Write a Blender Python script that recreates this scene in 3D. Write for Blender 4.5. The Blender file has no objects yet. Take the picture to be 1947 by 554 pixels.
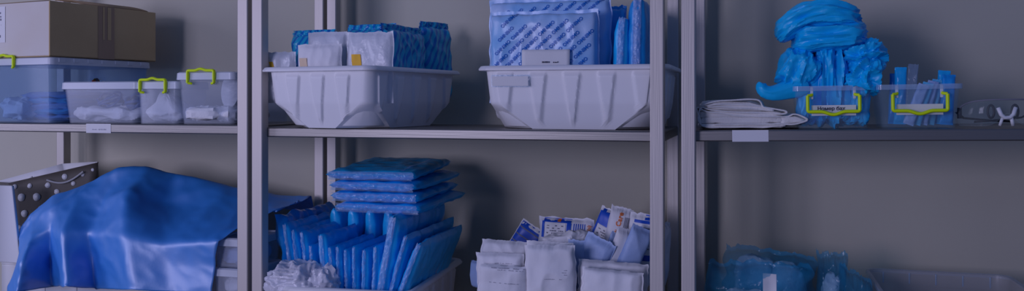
import bpy, math, random
from mathutils import Vector, Matrix, Euler, noise
R = math.radians
random.seed(7)
sc = bpy.context.scene
COL = sc.collection

# ------------------------------------------------------------------ camera model (1947 x 554)
FPX, TH, CY0, CZ = 1612.0, R(15.8), -1.85, 1.362
CT, ST = math.cos(TH), math.sin(TH)
def at(px, py, Y):
    """point of the place seen at (px, py) of the photo when it lies at depth Y"""
    dy = Y - CY0
    dx = dy * math.tan(math.atan((px - 973.5) / FPX) - TH)
    w = -dx * ST + dy * CT
    return Vector((dx, Y, CZ - (py - 190.0) * w / FPX))
def X(px, Y): return at(px, 190, Y).x
def Z(px, py, Y): return at(px, py, Y).z

cam = bpy.data.cameras.new('camera'); camo = bpy.data.objects.new('camera', cam); COL.objects.link(camo)
camo.location = (0, CY0, CZ); camo.rotation_euler = (R(90), 0, TH)
cam.sensor_width = 36; cam.lens = FPX / 1947 * 36; cam.shift_y = -87 / 1947; cam.clip_start = .05
sc.camera = camo

# ------------------------------------------------------------------ materials
def mat(name, col, rough=.5, metal=0., spec=.5, bump=0., bscale=60., var=None, vscale=20., stretch=(1,1,1), coat=0., trans=None, tcol=None, sss=0., emit=None):
    m = bpy.data.materials.new(name); m.use_nodes = True
    nt = m.node_tree; N = nt.nodes; L = nt.links
    b = N['Principled BSDF']; out = N['Material Output']
    b.inputs['Base Color'].default_value = (*col, 1); b.inputs['Roughness'].default_value = rough
    b.inputs['Metallic'].default_value = metal; b.inputs['Specular IOR Level'].default_value = spec
    b.inputs['Coat Weight'].default_value = coat; b.inputs['Coat Roughness'].default_value = .12
    tc = N.new('ShaderNodeTexCoord'); mp = N.new('ShaderNodeMapping'); mp.inputs['Scale'].default_value = stretch
    L.new(tc.outputs['Object'], mp.inputs['Vector'])
    if var:
        nz = N.new('ShaderNodeTexNoise'); nz.inputs['Scale'].default_value = vscale; nz.inputs['Detail'].default_value = 4
        L.new(mp.outputs[0], nz.inputs['Vector'])
        cr = N.new('ShaderNodeValToRGB'); cr.color_ramp.elements[0].position = .35; cr.color_ramp.elements[1].position = .65
        cr.color_ramp.elements[0].color = (*col, 1); cr.color_ramp.elements[1].color = (*var, 1)
        L.new(nz.outputs['Fac'], cr.inputs[0]); L.new(cr.outputs[0], b.inputs['Base Color'])
    if bump:
        n2 = N.new('ShaderNodeTexNoise'); n2.inputs['Scale'].default_value = bscale; n2.inputs['Detail'].default_value = 3
        L.new(mp.outputs[0], n2.inputs['Vector'])
        bp = N.new('ShaderNodeBump'); bp.inputs['Strength'].default_value = bump; bp.inputs['Distance'].default_value = .004
        L.new(n2.outputs['Fac'], bp.inputs['Height']); L.new(bp.outputs[0], b.inputs['Normal'])
    if trans is not None:
        t = N.new('ShaderNodeBsdfTransparent'); t.inputs[0].default_value = (*(tcol or (1,1,1)), 1)
        mx = N.new('ShaderNodeMixShader'); mx.inputs[0].default_value = 1 - trans
        L.new(t.outputs[0], mx.inputs[1]); L.new(b.outputs[0], mx.inputs[2]); L.new(mx.outputs[0], out.inputs['Surface'])
    return m

M = {}
M['wall'] = mat('wall_paint', (.60,.57,.46), .85, spec=.25, bump=.08, bscale=180, var=(.57,.54,.44), vscale=3)
M['ceiling'] = mat('ceiling_paint', (.7,.7,.68), .9)
M['floor'] = mat('floor_vinyl', (.33,.32,.30), .45, var=(.28,.27,.26), vscale=6)
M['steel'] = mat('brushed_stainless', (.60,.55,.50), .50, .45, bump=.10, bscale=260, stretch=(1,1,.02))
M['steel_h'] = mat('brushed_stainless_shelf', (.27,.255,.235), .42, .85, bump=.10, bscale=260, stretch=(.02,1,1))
M['bin'] = mat('white_bin_plastic', (.86,.85,.86), .38, spec=.45)
M['white'] = mat('white_plastic', (.80,.80,.81), .4)
M['paper'] = mat('white_paper', (.80,.79,.79), .8, bump=.15, bscale=40)
M['cloth'] = mat('white_cotton', (.80,.78,.75), .9, spec=.2, bump=.3, bscale=220)
M['card'] = mat('brown_cardboard', (.66,.48,.26), .85, spec=.2, var=(.60,.43,.23), vscale=9, bump=.08, bscale=70)
M['card_pale_glare'] = mat('pale_or_glared_cardboard', (.72,.68,.64), .8, spec=.2, var=(.68,.62,.55), vscale=5)  # pale low carton; on the brown carton's end it paints in the glare
M['tape'] = mat('brown_tape', (.40,.27,.18), .35)
M['carddark'] = mat('cardboard_inside', (.33,.23,.13), .9)
M['clear'] = mat('clear_plastic', (.85,.90,1.0), .14, spec=.7, trans=.80, tcol=(.96,.97,.99))
M['clearc'] = mat('clear_crystal_plastic', (.55,.75,.92), .10, spec=.8, trans=.92, tcol=(.95,.98,.99))
M['lid'] = mat('frosted_lid_plastic', (.78,.82,.90), .30, spec=.5, trans=.22, tcol=(.9,.93,.98))
M['clearblue'] = mat('bluish_clear_plastic', (.42,.54,.80), .14, spec=.7, trans=.82, tcol=(.80,.89,.97))
M['rim'] = mat('clear_rim_plastic', (.55,.72,.92), .12, spec=.8, trans=.62, tcol=(.92,.97,1))
M['lens'] = mat('clear_lens', (.55,.62,.64), .06, spec=.9, trans=.93, tcol=(.965,.98,.98))
M['tray'] = mat('translucent_tray_plastic', (.72,.68,.64), .3, spec=.5, trans=.72, tcol=(.9,.92,.95))
M['green'] = mat('lime_plastic', (.78,1.0,.004), .4, spec=.4)
M['dark'] = mat('black_rubber', (.02,.02,.025), .5)
M['grey'] = mat('grey_ink', (.22,.22,.26), .8)
M['midgrey'] = mat('pale_grey_ink', (.42,.42,.47), .8)
M['ink'] = mat('dark_ink', (.05,.05,.08), .8)
M['faint'] = mat('faint_ink', (.55,.55,.60), .8)
M['sheet'] = mat('blue_plastic_sheet', (.003,.25,.78), .5, spec=1.0, bump=.10, bscale=45, coat=0.)
M['sheet'].node_tree.nodes['Principled BSDF'].inputs['IOR'].default_value = 2.0
M['gown'] = mat('blue_polythene', (.004,.52,.95), .38, spec=.45, bump=.25, bscale=55)
M['pack'] = mat('blue_film_pack', (.005,.46,.93), .30, spec=.55, bump=.25, bscale=70, var=(.012,.52,1.0), vscale=16)
M['pack2'] = mat('blue_film_pack_deep', (.004,.28,.74), .28, spec=.5, bump=.3, bscale=60, var=(.008,.38,.86), vscale=14)
M['mask'] = mat('pale_blue_packet', (.18,.62,.90), .45, bump=.2, bscale=90, var=(.10,.54,.86), vscale=25)
M['pale'] = mat('pale_blue_printed_film', (.50,.66,.94), .30, spec=.5, bump=.15, bscale=50, var=(.26,.55,.92), vscale=9)
M['print'] = mat('blue_printing_ink', (.001,.15,.58), .35)
M['film'] = mat('clear_crinkled_film', (.50,.64,.90), .18, spec=.8, bump=.5, bscale=120, trans=.62, tcol=(.9,.95,1))
M['film2'] = mat('clear_thin_film', (.50,.62,.80), .15, spec=.9, bump=.5, bscale=90, trans=.80, tcol=(.85,.93,1))
M['teal'] = mat('teal_translucent_film', (.02,.42,.70), .14, spec=1.0, bump=1.0, bscale=60, trans=.80, tcol=(.78,.91,.97))
M['pouch'] = mat('white_pouch_paper', (.82,.81,.83), .6, spec=.35, bump=.25, bscale=50)
M['milky'] = mat('milky_white_film', (.78,.80,.86), .3, spec=.55, bump=.4, bscale=70, trans=.12)
M['poly'] = mat('white_polythene_bag', (.80,.80,.88), .28, spec=.6, bump=.5, bscale=60, trans=.18)
M['softblue'] = mat('soft_blue_pouch', (.42,.55,.82), .5, bump=.2, bscale=60, var=(.36,.50,.80), vscale=12)
M['royal'] = mat('royal_blue_print', (.01,.085,.55), .4)
M['orange'] = mat('orange_print', (.85,.20,.03), .5)
M['yellow'] = mat('amber_label', (.95,.52,.02), .6)
M['beige'] = mat('beige_label', (.82,.62,.42), .7)
M['bagdark'] = mat('charcoal_paper', (.105,.09,.072), .6, bump=.1, bscale=60)
M['rope'] = mat('white_rope', (.62,.62,.62), .8, bump=.6, bscale=900)
M['gauze'] = mat('white_gauze', (.84,.84,.86), .9, bump=.4, bscale=90)
M['hose'] = mat('blue_tubing', (.03,.10,.32), .3)
M['redprint'] = mat('red_print', (.55,.04,.01), .5)
M['oliveprint'] = mat('olive_print', (.14,.10,.01), .5)
def stripe_mat(name, c1, c2, sc_, rot, rough=.3, thr=.5):
    m = mat(name, c1, rough, spec=.5, bump=.4, bscale=70); nt = m.node_tree; N = nt.nodes; L = nt.links
    tc = N.new('ShaderNodeTexCoord'); mp = N.new('ShaderNodeMapping'); mp.inputs['Rotation'].default_value = rot
    wv = N.new('ShaderNodeTexWave'); wv.inputs['Scale'].default_value = sc_; wv.inputs['Distortion'].default_value = 1.6; wv.inputs['Detail'].default_value = 2; wv.inputs['Detail Scale'].default_value = 1.5
    cr = N.new('ShaderNodeValToRGB'); cr.color_ramp.elements[0].position = thr - .12; cr.color_ramp.elements[1].position = thr + .12
    cr.color_ramp.elements[0].color = (*c2, 1); cr.color_ramp.elements[1].color = (*c1, 1)
    L.new(tc.outputs['Object'], mp.inputs[0]); L.new(mp.outputs[0], wv.inputs['Vector']); L.new(wv.outputs['Fac'], cr.inputs[0])
    L.new(cr.outputs[0], N['Principled BSDF'].inputs['Base Color'])
    return m
M['stripe'] = stripe_mat('blue_striped_film', (.015,.48,.74), (.002,.20,.62), 17, (0, R(-24), 0), thr=.36)

# ------------------------------------------------------------------ geometry helpers
class G:
    def __init__(s): s.v, s.f, s.m = [], [], []
    def add(s, vs, fs, m=0, T=None):
        o = len(s.v)
        s.v += [tuple(T @ Vector(p)) if T else tuple(p) for p in vs]
        for f in fs: s.f.append(tuple(i + o for i in f)); s.m.append(m)
        return s
    def box(s, c, d, m=0, T=None):
        x, y, z = c; a, b, h = d[0]/2, d[1]/2, d[2]/2
        vs = [(x+i*a, y+j*b, z+k*h) for k in (-1,1) for j in (-1,1) for i in (-1,1)]
        return s.add(vs, [(0,2,3,1),(4,5,7,6),(0,1,5,4),(2,6,7,3),(0,4,6,2),(1,3,7,5)], m, T)
    def loft(s, rings, m=0, cap0=True, cap1=True):
        n = len(rings[0]); vs = [p for r in rings for p in r]; fs = []
        for i in range(len(rings)-1):
            for j in range(n):
                k = (j+1) % n; fs.append((i*n+j, i*n+k, (i+1)*n+k, (i+1)*n+j))
        if cap0: fs.append(tuple(range(n-1, -1, -1)))
        if cap1: fs.append(tuple((len(rings)-1)*n + j for j in range(n)))
        return s.add(vs, fs, m)
    def tube(s, pts, r, n=10, m=0, closed=False, flat=1.0):
        pts = [Vector(p) for p in pts]; N_ = len(pts); rings = []; up = Vector((0,0,1)); prev = None
        for i, p in enumerate(pts):
            a = pts[(i-1) % N_] if (closed or i > 0) else p; b = pts[(i+1) % N_] if (closed or i < N_-1) else p
            t = (b-a).normalized()
            if prev is None:
                ref = up if abs(t.z) < .9 else Vector((0,1,0)); nx = t.cross(ref).normalized()
            else: nx = (prev - t*prev.dot(t)).normalized()
            prev = nx; ny = t.cross(nx); rr = r(i/(N_-1)) if callable(r) else r
            rings.append([tuple(p + nx*rr*math.cos(2*math.pi*k/n) + ny*rr*flat*math.sin(2*math.pi*k/n)) for k in range(n)])
        if closed: rings.append(rings[0]); return s.loft(rings, m, False, False)
        return s.loft(rings, m)
    def disc(s, c, r, T=None, m=0, n=16):
        vs = [(c[0]+r*math.cos(2*math.pi*k/n), c[1], c[2]+r*math.sin(2*math.pi*k/n)) for k in range(n)]
        return s.add(vs, [tuple(range(n))], m, T)

def mk(name, g, mats, parent=None, smooth=True, bevel=0, sub=0, solid=0, sharp=35, loc=None, rot=None, seg=2):
    me = bpy.data.meshes.new(name); me.from_pydata(g.v, [], g.f)
    mats = mats if isinstance(mats, (list, tuple)) else [mats]
    for q in mats: me.materials.append(q)
    me.polygons.foreach_set('material_index', g.m); me.update()
    if smooth:
        me.shade_smooth()
        if sharp: me.set_sharp_from_angle(angle=R(sharp))
    o = bpy.data.objects.new(name, me); COL.objects.link(o)
    if parent: o.parent = parent
    if loc is not None: o.location = loc
    if rot is not None: o.rotation_euler = rot
    if solid:
        q = o.modifiers.new('solid', 'SOLIDIFY'); q.thickness = solid; q.offset = 0
    if bevel:
        q = o.modifiers.new('bevel', 'BEVEL'); q.width = bevel; q.segments = seg; q.limit_method = 'ANGLE'; q.angle_limit = R(40)
    if sub:
        q = o.modifiers.new('sub', 'SUBSURF'); q.levels = sub; q.render_levels = sub
    return o
def tag(o, label, cat, group=None):
    o['label'] = label; o['category'] = cat
    if group: o['group'] = group
    return o
def thing(name, label, cat, loc=(0,0,0), rot=(0,0,0), group=None):
    o = bpy.data.objects.new(name, None); COL.objects.link(o); o.location = loc; o.rotation_euler = rot
    o.empty_display_size = .03
    return tag(o, label, cat, group)
def struct(name, g, m, **k):
    o = mk(name, g, m, smooth=False, **k); o['kind'] = 'structure'; return o
def dup(root, label, loc, rot, group=None):
    r = root.copy(); COL.objects.link(r); r.location = loc; r.rotation_euler = rot; r['label'] = label
    if group: r['group'] = group
    for ch in root.children:
        c = ch.copy(); COL.objects.link(c); c.parent = r
        for q in ch.children:
            d = q.copy(); COL.objects.link(d); d.parent = c
    return r

def nz(x, y, z): return noise.noise(Vector((x, y, z)))
def ridge(x, y, z): return 1 - 2*abs(nz(x, y, z)) * 1.6
def sp(v, e): return math.copysign(abs(v)**e, v)

def pouch(w, h, t, seal=(.05,.05), c=.45, ex=3., wr=.0015, fr=38, seed=0, nx=46, ny=38, curl=.003, rag=.0, creased=True, lean=0., topfold=0.):
    """a filled packet standing on its lower edge: x across, z up, thickness y; the front is -y"""
    su, sv = seal; sd = seed*7.31
    def prof(u, v):
        uu = min(1, abs(u)/(1-su)); vv = min(1, abs(v)/(1-sv))
        return (max(0, 1-uu**ex) * max(0, 1-vv**ex))**c
    def off(x, z, s):
        u = 2*x/w; v = 2*z/h-1; p = prof(u, v)
        com = curl*(nz(x*14+sd, z*14, sd) + .5*nz(x*40, z*40+sd, sd)) * (1 if p < .3 else .6)
        r_ = (ridge(x*fr+sd, z*fr*.7, s*3+sd) if creased else nz(x*fr+sd, z*fr, s*3+sd))
        return com + s*(t/2*p + .0004) + s*wr*r_*min(1, p+.25) + lean*(z/h)**2 + topfold*max(0, v-.5)**2
    vs, idx = [], {}
    def vid(i, j, s):
        b = i in (0, nx) or j in (0, ny)
        k = (i, j, 0 if b else s)
        if k not in idx:
            u = -1 + 2*i/nx; v = -1 + 2*j/ny; x = w/2*u; z = h*(v+1)/2
            y = off(x, z, s)
            xr = x + rag*.6*nz(v*3.5+sd, u*2, 1.3)*abs(u)**3*w; zr = z + rag*.6*(nz(u*3.2+sd, 5.1, v*2)+.35*nz(u*13+sd, 2.2, v))*abs(v)**3*h*(1 if v > 0 else 0)
            idx[k] = len(vs); vs.append((xr, y, zr))
        return idx[k]
    fs = []
    for s in (-1, 1):
        for i in range(nx):
            for j in range(ny):
                q = [vid(i,j,s), vid(i+1,j,s), vid(i+1,j+1,s), vid(i,j+1,s)]
                fs.append(tuple(q if s < 0 else q[::-1]))
    g = G().add(vs, fs); g.front = lambda x, z: off(x, z, -1)
    return g

def lump(w, d, h, seed=0, e=.75, e2=.75, amp=.008, f=(22,22,22), n=(72,44), fine=.25, shape=None):
    sd = seed*5.77; nu, nv = n; rings = []
    for j in range(nv+1):
        th = -math.pi/2 + math.pi*j/nv; ring = []
        for i in range(nu):
            ph = 2*math.pi*i/nu
            x = w/2*sp(math.cos(th), e)*sp(math.cos(ph), e2); y = d/2*sp(math.cos(th), e)*sp(math.sin(ph), e2); z = h/2*sp(math.sin(th), e)
            q = amp*(ridge(x*f[0]+sd, y*f[1]+sd, z*f[2]) - .3) + amp*fine*ridge(x*f[0]*3, y*f[1]*3+sd, z*f[2]*3+sd)
            if j in (0, nv): q = 0
            l = math.sqrt((x/w)**2+(y/d)**2+(z/h)**2)*2 or 1
            k = 1 + q/(min(w, d, h)/2)
            k = max(.4, k)
            p = Vector((x*(1+(k-1)*min(w,d,h)/w), y*(1+(k-1)*min(w,d,h)/d), z*(1+(k-1)*min(w,d,h)/h) + h/2))
            if shape: p = shape(p)
            ring.append(tuple(p))
        rings.append(ring)
    return G().loft(rings)

_tx = {}
def text(s, size):
    k = (s, size)
    if k not in _tx:
        cu = bpy.data.curves.new('t', 'FONT'); cu.body = s; cu.size = size; cu.resolution_u = 2; cu.offset = size*.022; cu.align_x = 'CENTER'; cu.align_y = 'CENTER'
        o = bpy.data.objects.new('t', cu); COL.objects.link(o)
        bpy.context.view_layer.update()
        me = bpy.data.meshes.new_from_object(o.evaluated_get(bpy.context.evaluated_depsgraph_get()))
        _tx[k] = ([tuple(v.co) for v in me.vertices], [tuple(p.vertices) for p in me.polygons])
        bpy.data.objects.remove(o); bpy.data.curves.remove(cu); bpy.data.meshes.remove(me)
    return _tx[k]
def put_text(g, s, size, x, z, ang, fy, m=0, eps=.0008, lim=None, bold=1.0):
    vs, fs = text(s, size); ca, sa = math.cos(ang), math.sin(ang); out = []
    for (a, b, _) in vs:
        b *= bold
        px, pz = x + a*ca - b*sa, z + a*sa + b*ca
        if lim and not (lim[0] < px < lim[1] and lim[2] < pz < lim[3]): return False
        out.append((px, fy(px, pz) - eps, pz))
    g.add(out, fs, m); return True
def patch(g, x0, x1, z0, z1, fy, m=0, eps=.0008, n=8, slant=0.):
    vs = [(x0+(x1-x0)*i/n + slant*(j/n), fy(min(max(x0+(x1-x0)*i/n,-1),1), z0+(z1-z0)*j/n) - eps, z0+(z1-z0)*j/n) for j in range(n+1) for i in range(n+1)]
    return g.add(vs, [(j*(n+1)+i, j*(n+1)+i+1, (j+1)*(n+1)+i+1, (j+1)*(n+1)+i) for j in range(n) for i in range(n)], m)
def strokes(g, x0, x1, z, hgt, fy, m=0, eps=.001, seed=0, fill=.7):
    rr = random.Random(seed); x = x0
    while x < x1:
        l = rr.uniform(.6, 2.2)*hgt
        if rr.random() < fill: patch(g, x, min(x1, x+l), z, z+hgt*rr.uniform(.6,1), fy, m, eps, 1)
        x += l + hgt*.35
FLAT = lambda y: (lambda x, z: y)

# ------------------------------------------------------------------ the room
WY = .475
struct('wall_back', G().box((-.4, WY+.05, 1.35), (7.2, .1, 2.7)), M['wall'])
struct('floor', G().box((-.4, -1.9, -.05), (7.2, 4.85, .1)), M['floor'])

# ------------------------------------------------------------------ shelving units
PW, DEP = .030, .417
ZA, ZB, ZL = CZ-.0631, CZ-.0682, .769
def zC(x): return CZ - .0654 + (x+.109)*.0153
TILT = -math.atan(.0153)
def unit(label, x0, x1, zm, tilt=0.):
    t = thing('shelving_unit', label, 'shelf', (x0, 0, 0), group='stainless shelving units in a row')
    w = x1 - x0
    for px in (PW/2, w-PW/2):
        for py in (PW/2, DEP-PW/2):
            p = mk('post', G().box((px, py, 1.0), (PW, PW, 2.0)), M['steel'], t, bevel=.0025)
            mk('foot', G().loft([[(px+.016*math.cos(a*math.pi/6), py+.016*math.sin(a*math.pi/6), z) for a in range(12)] for z in (0, .018)]), M['dark'], p)
    sh = []
    for z, tl in ((zm, tilt), (ZL, 0), (.25, 0)):
        g = G(); g.box((0, DEP/2, -.012), (w-.004, DEP-.045, .024))
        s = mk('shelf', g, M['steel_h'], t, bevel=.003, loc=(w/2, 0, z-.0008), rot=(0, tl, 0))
        sh.append(s)
    return t, sh
AX0, AX1 = X(107, .387), X(470.5, 0)
BX0, BX1 = X(478, 0), X(1262, 0)
CX0, CX1 = X(1295, 0), X(1295, 0) + 1.013
uA, sA = unit('stainless steel shelving unit at the left, with lime-handled clear boxes above a blue sheet', AX0, AX1, ZA)
uB, sB = unit('middle stainless steel shelving unit carrying white bins heaped with blue packs', BX0, BX1, ZB)
uC, sC = unit('stainless steel shelving unit at the right with folded white cloth and goggles', CX0, CX1, zC((CX0+CX1)/2), TILT)
# paper labels stuck on the shelf lips
def lip_label(shelf, unit_, px0, px1, name, strk):
    w0 = unit_.location.x + shelf.location.x
    a, b = X(px0, .0225)-w0, X(px1, .0225)-w0
    g = G(); patch(g, a, b, -.0245, .0, FLAT(.0225), 0, .0006, 2)
    if strk: strokes(g, a+(b-a)*.25, b-(b-a)*.2, -.0165, .0035, FLAT(.0215), 1, .0008, 3, .9)
    o = mk(name, g, [M['paper'], M['faint']], shelf, smooth=False); o['label'] = 'white paper label stuck on the shelf edge'
lip_label(sA[0], uA, 164, 211, 'shelf_label', True)
lip_label(sC[0], uC, 1392, 1461, 'shelf_label', False)

# ------------------------------------------------------------------ white ribbed bins
BW, BD, BH = .45, .33, .148
def bin_outline(a, b, cut, nl, ns, nc, z, rib):
    pts = []
    def seg(p, q, n, side, ln):
        for i in range(n):
            s = i/n; x = p[0]+(q[0]-p[0])*s; y = p[1]+(q[1]-p[1])*s; o = rib(side, (s-.5)*ln) if side else 0
            dx, dy = (q[1]-p[1]), -(q[0]-p[0]); l = math.hypot(dx, dy) or 1
            pts.append((x+dx/l*o, y+dy/l*o, z))
    def arc(p, q, n, cen):
        for i in range(n):
            s = i/n; k = math.sin(math.pi*s)*.22
            x = p[0]+(q[0]-p[0])*s; y = p[1]+(q[1]-p[1])*s
            ox, oy = x-cen[0], y-cen[1]; l = math.hypot(ox, oy) or 1
            kk = k*math.hypot(q[0]-p[0], q[1]-p[1])
            pts.append((x+ox/l*kk*BULGE[0], y+oy/l*kk*BULGE[0], z))
    P = [(-a+cut,-b),(a-cut,-b),(a,-b+cut),(a,b-cut),(a-cut,b),(-a+cut,b),(-a,b-cut),(-a,-b+cut)]
    seg(P[0],P[1],nl,'l',2*(a-cut)); arc(P[1],P[2],nc,(a-cut,-b+cut)); seg(P[2],P[3],ns,'s',2*(b-cut)); arc(P[3],P[4],nc,(a-cut,b-cut))
    seg(P[4],P[5],nl,'l',2*(a-cut)); arc(P[5],P[6],nc,(-a+cut,b-cut)); seg(P[6],P[7],ns,'s',2*(b-cut)); arc(P[7],P[0],nc,(-a+cut,-b+cut))
    return pts
BULGE = [1.]
def make_bin(label):
    t = thing('storage_bin', label, 'bin', group='white ribbed storage bins')
    lv = [0,.004,.012] + [.02+.0045*i for i in range(26)] + [BH-.012]
    outer = []
    for z in lv:
        s = z/BH
        if s < .40:
            q = s/.40; a = BW/2-.034 + .012*q; b = BD/2-.032+.012*q; cut = .094-.066*q; BULGE[0] = .06+.94*q**3
        else:
            q = (s-.40)/.6; a = BW/2-.022+.008*q; b = BD/2-.020+.007*q; cut = .028-.004*q; BULGE[0] = 1
        def rib(side, u):
            if not .07 < s < .88: return 0
            n = 5 if side == 'l' else 4; pitch = (BW-.05)/n if side == 'l' else (BD-.04)/n
            k = round(u/pitch - .0) ; d = abs(u - k*pitch); tt = (s-.07)/.81
            half = .0025 + .016*tt; edge = .0035
            q_ = min(1, max(0, (half+edge-d)/edge)); top = min(1, (.88-s)/.04, (s-.07)/.08)
            return .0050*q_*q_*(3-2*q_)*max(0, top)
        outer.append(bin_outline(a, b, cut, 130, 96, 7, z, rib))
    BULGE[0] = 1; no = lambda a_, b_: 0
    def ol(a, b, z): return bin_outline(a, b, .026, 130, 96, 7, z, no)
    A, B = BW/2-.013, BD/2-.012
    rings = outer + [ol(A+.001,B+.001,BH-.011), ol(BW/2,BD/2,BH-.011), ol(BW/2+.001,BD/2+.001,BH-.008), ol(BW/2-.003,BD/2-.003,BH-.001), ol(BW/2-.006,BD/2-.006,BH), ol(A-.002,B-.002,BH), ol(A-.005,B-.005,BH-.004)]
    for z, a, b in ((BH*.40, BW/2-.028, BD/2-.026), (.006, BW/2-.038, BD/2-.036)):
        q = bin_outline(a, b, .028 if z > .02 else .094, 130, 96, 7, z, no); rings.append(q)
    body = mk('bin_body', G().loft(rings), M['bin'], t, sharp=50)
    return t
b1c = Vector((-.969, .181, ZB)); B1R = R(81.5)
bin1 = make_bin('white ribbed plastic bin end-on above the middle shelf, holding striped blue packs and white pouches')
bin1.location = b1c; bin1.rotation_euler = (0,0,B1R)
bin2 = dup(bin1, 'white ribbed plastic bin lying sideways, holding big packs printed with repeated words', (-.397, .205, ZB), (0,0,0))
bin3 = dup(bin1, 'white ribbed plastic bin low on the middle unit, crammed with upright blue packs', (-.9305, .1745, ZL), (0,0,R(93.5)))
# taped paper label on the second bin's front
g = G(); a0, a1 = X(932,.03)+.397, X(1001,.03)+.397
TAPE = lambda x, z: -.1525 + .0*x - (z-.1)*.045 - .006
patch(g, a0, a1, .1005, .123, TAPE, 0, .0012, 3); patch(g, a0-.002, a1+.004, .098, .1265, TAPE, 1, .0007, 3)
o = mk('taped_label', g, [M['paper'], M['film2']], bin2); o['label'] = 'small white paper label under clear tape'

# ------------------------------------------------------------------ contents of the end-on bin
def single(name, g, mats, label, cat, loc, rot=(0,0,0), group=None, **k):
    return tag(mk(name, g, mats, None, loc=loc, rot=rot, **k), label, cat, group)
def pack_root(name, label, cat, loc, rot, g, m, group=None, part_name='wrapper', **k):
    t = thing(name, label, cat, loc, rot, group); mk(part_name, g, m, t, sharp=60, **k); return t
ZF = ZB + .060
def in_bin(px, py_top, Y): p = at(px, py_top, Y); return p
WB = 'white pouches in the end-on bin'; SB = 'striped blue packs in the end-on bin'
def white_pouch(label, pl, pr, ptop, Y, t_, seed, m='pouch', rot=0, lab=None, group=WB, zb=None, **k):
    x0, x1 = X(pl, Y), X(pr, Y); zt = Z((pl+pr)/2, ptop, Y); zb = ZF if zb is None else zb
    g = pouch(x1-x0, zt-zb, t_, seed=seed, rag=.03, **k)
    r = pack_root('white_pouch', label, 'pouch', ((x0+x1)/2, Y, zb), (0,0,rot), g, M[m], group)
    if lab:
        mt, (lx0, ly0, lx1, ly1) = lab
        q = G(); c = (x0+x1)/2
        patch(q, X(lx0,Y)-c, X(lx1,Y)-c, Z(lx0,ly1,Y)-zb, Z(lx0,ly0,Y)-zb, g.front, 0, .0012, 6, slant=-.004)
        mk('label', q, M[mt], r)['label'] = 'small coloured paper label'
    return r
white_pouch('thin white pouch with an amber label at the near right of the end-on bin', 659, 750, 61, .040, .030, 1, 'milky', R(-4), ('yellow', (675,104,693,130)))
white_pouch('white paper pouch with a beige label in the front middle of the end-on bin', 565, 652, 84, .034, .030, 2, 'pouch', R(-5), ('beige', (574,111,591,130)))
white_pouch('low crumpled white pouch in the left corner of the end-on bin', 508, 565, 99, .046, .026, 3, 'milky', R(-5), ('yellow', (518,118,526,128)), wr=.003)
white_pouch('glossy folded white bag standing behind the beige-labelled pouch', 585, 662, 61, .078, .030, 4, 'milky', R(-6), None, wr=.003, fr=25)
def blue_striped(label, c, w, h, t_, rotz, seed):
    g = pouch(w, h, t_, seal=(.04,.09), c=.32, ex=5, wr=.004, fr=34, seed=seed, rag=.045, curl=.005, ny=56, nx=60)
    r = pack_root('blue_pack', label, 'pack', c, (0,0,rotz), g, M['stripe'], SB)
    q = pouch(w*.98, h*.10, .003, seal=(0,0), wr=.004, fr=80, seed=seed+3, rag=.12, curl=.008, ny=10, nx=70)
    mk('top_seal', q, M['stripe'], r, loc=(0, 0, h*.93), sharp=60)
    return r
blue_striped('striped blue film pack standing at the back left of the end-on bin', (-1.085,.115,ZF), .135, 0.183, .045, R(-6), 11)
blue_striped('striped blue film pack standing behind the amber-labelled pouch', (-.955,.185,ZF), .15, 0.200, .05, R(-6), 12)
blue_striped('striped blue film pack along the right wall of the end-on bin, nearer one', (-.868,.175,ZF), .20, 0.193, .046, R(83), 13)
blue_striped('striped blue film pack at the far end of the end-on bin, by the wall', (-.845,.345,ZF), .12, 0.216, .05, R(70), 14)

# ------------------------------------------------------------------ contents of the sideways bin
WORD = 'OMNIMO'
def printed_pack(label, c, w, h, t_, seed, wsize=.0118, lim_z=0., **k):
    g = pouch(w, h, t_, seal=(.03,.08), c=.22, ex=7, wr=.0022, fr=26, seed=seed, rag=.03, nx=70, ny=60, **k)
    r = pack_root('printed_pack', label, 'pack', c, (0,0,0), g, M['pale'], 'packs printed with repeated words')
    q = G(); an = R(42); ca, sa = math.cos(an), math.sin(an); i0 = 0
    for row in range(-20, 21):
        for kx in range(-8, 9):
            u = kx*.0545 + (row % 2)*.027; v = row*.0195
            x = u*ca - v*sa; z = h/2 + u*sa + v*ca
            if abs(x) < w/2-.012 and lim_z < z < h-.012:
                put_text(q, WORD, wsize, x, z, an, g.front, 0, .0022, (-w/2+.004, w/2-.004, lim_z-.02, h-.004), 1.0)
    o = mk('printed_lettering', q, M['print'], r, smooth=False)
    o['label'] = 'rows of blue repeated words running diagonally'
    return r
xa, xb = X(931,.115), X(1137,.115)
printed_pack('large pale blue pack printed with diagonal rows of words, in front in the sideways bin', ((xa+xb)/2,.125,ZF), xb-xa, Z(1030,20,.115)-ZF, .065, 21, lim_z=.08)
xa, xb = X(932,.21), X(1163,.21)
printed_pack('crinkled taller printed pack standing behind the large pale printed one', ((xa+xb)/2,.205,ZF), xb-xa, Z(1040,-4,.2)-ZF, .055, 22, wsize=.011, lim_z=.2)
def plain_pack(label, pl, pr, ptop, Y, t_, seed, rot=(0,0,0), m='pack2', group='plain blue packs in the sideways bin'):
    x0, x1 = X(pl,Y), X(pr,Y); h = Z(pl, ptop, Y)-ZF
    g = pouch(x1-x0, h, t_, seal=(.04,.06), c=.3, ex=5, wr=.004, fr=30, seed=seed, rag=.04)
    r = pack_root('blue_pack', label, 'pack', ((x0+x1)/2, Y, ZF), rot, g, M[m], group)
    return r, g, x1-x0, h
plain_pack('plain deep blue pack standing behind the right end of the printed packs', 1128, 1192, 13, .27, .05, 23)
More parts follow.
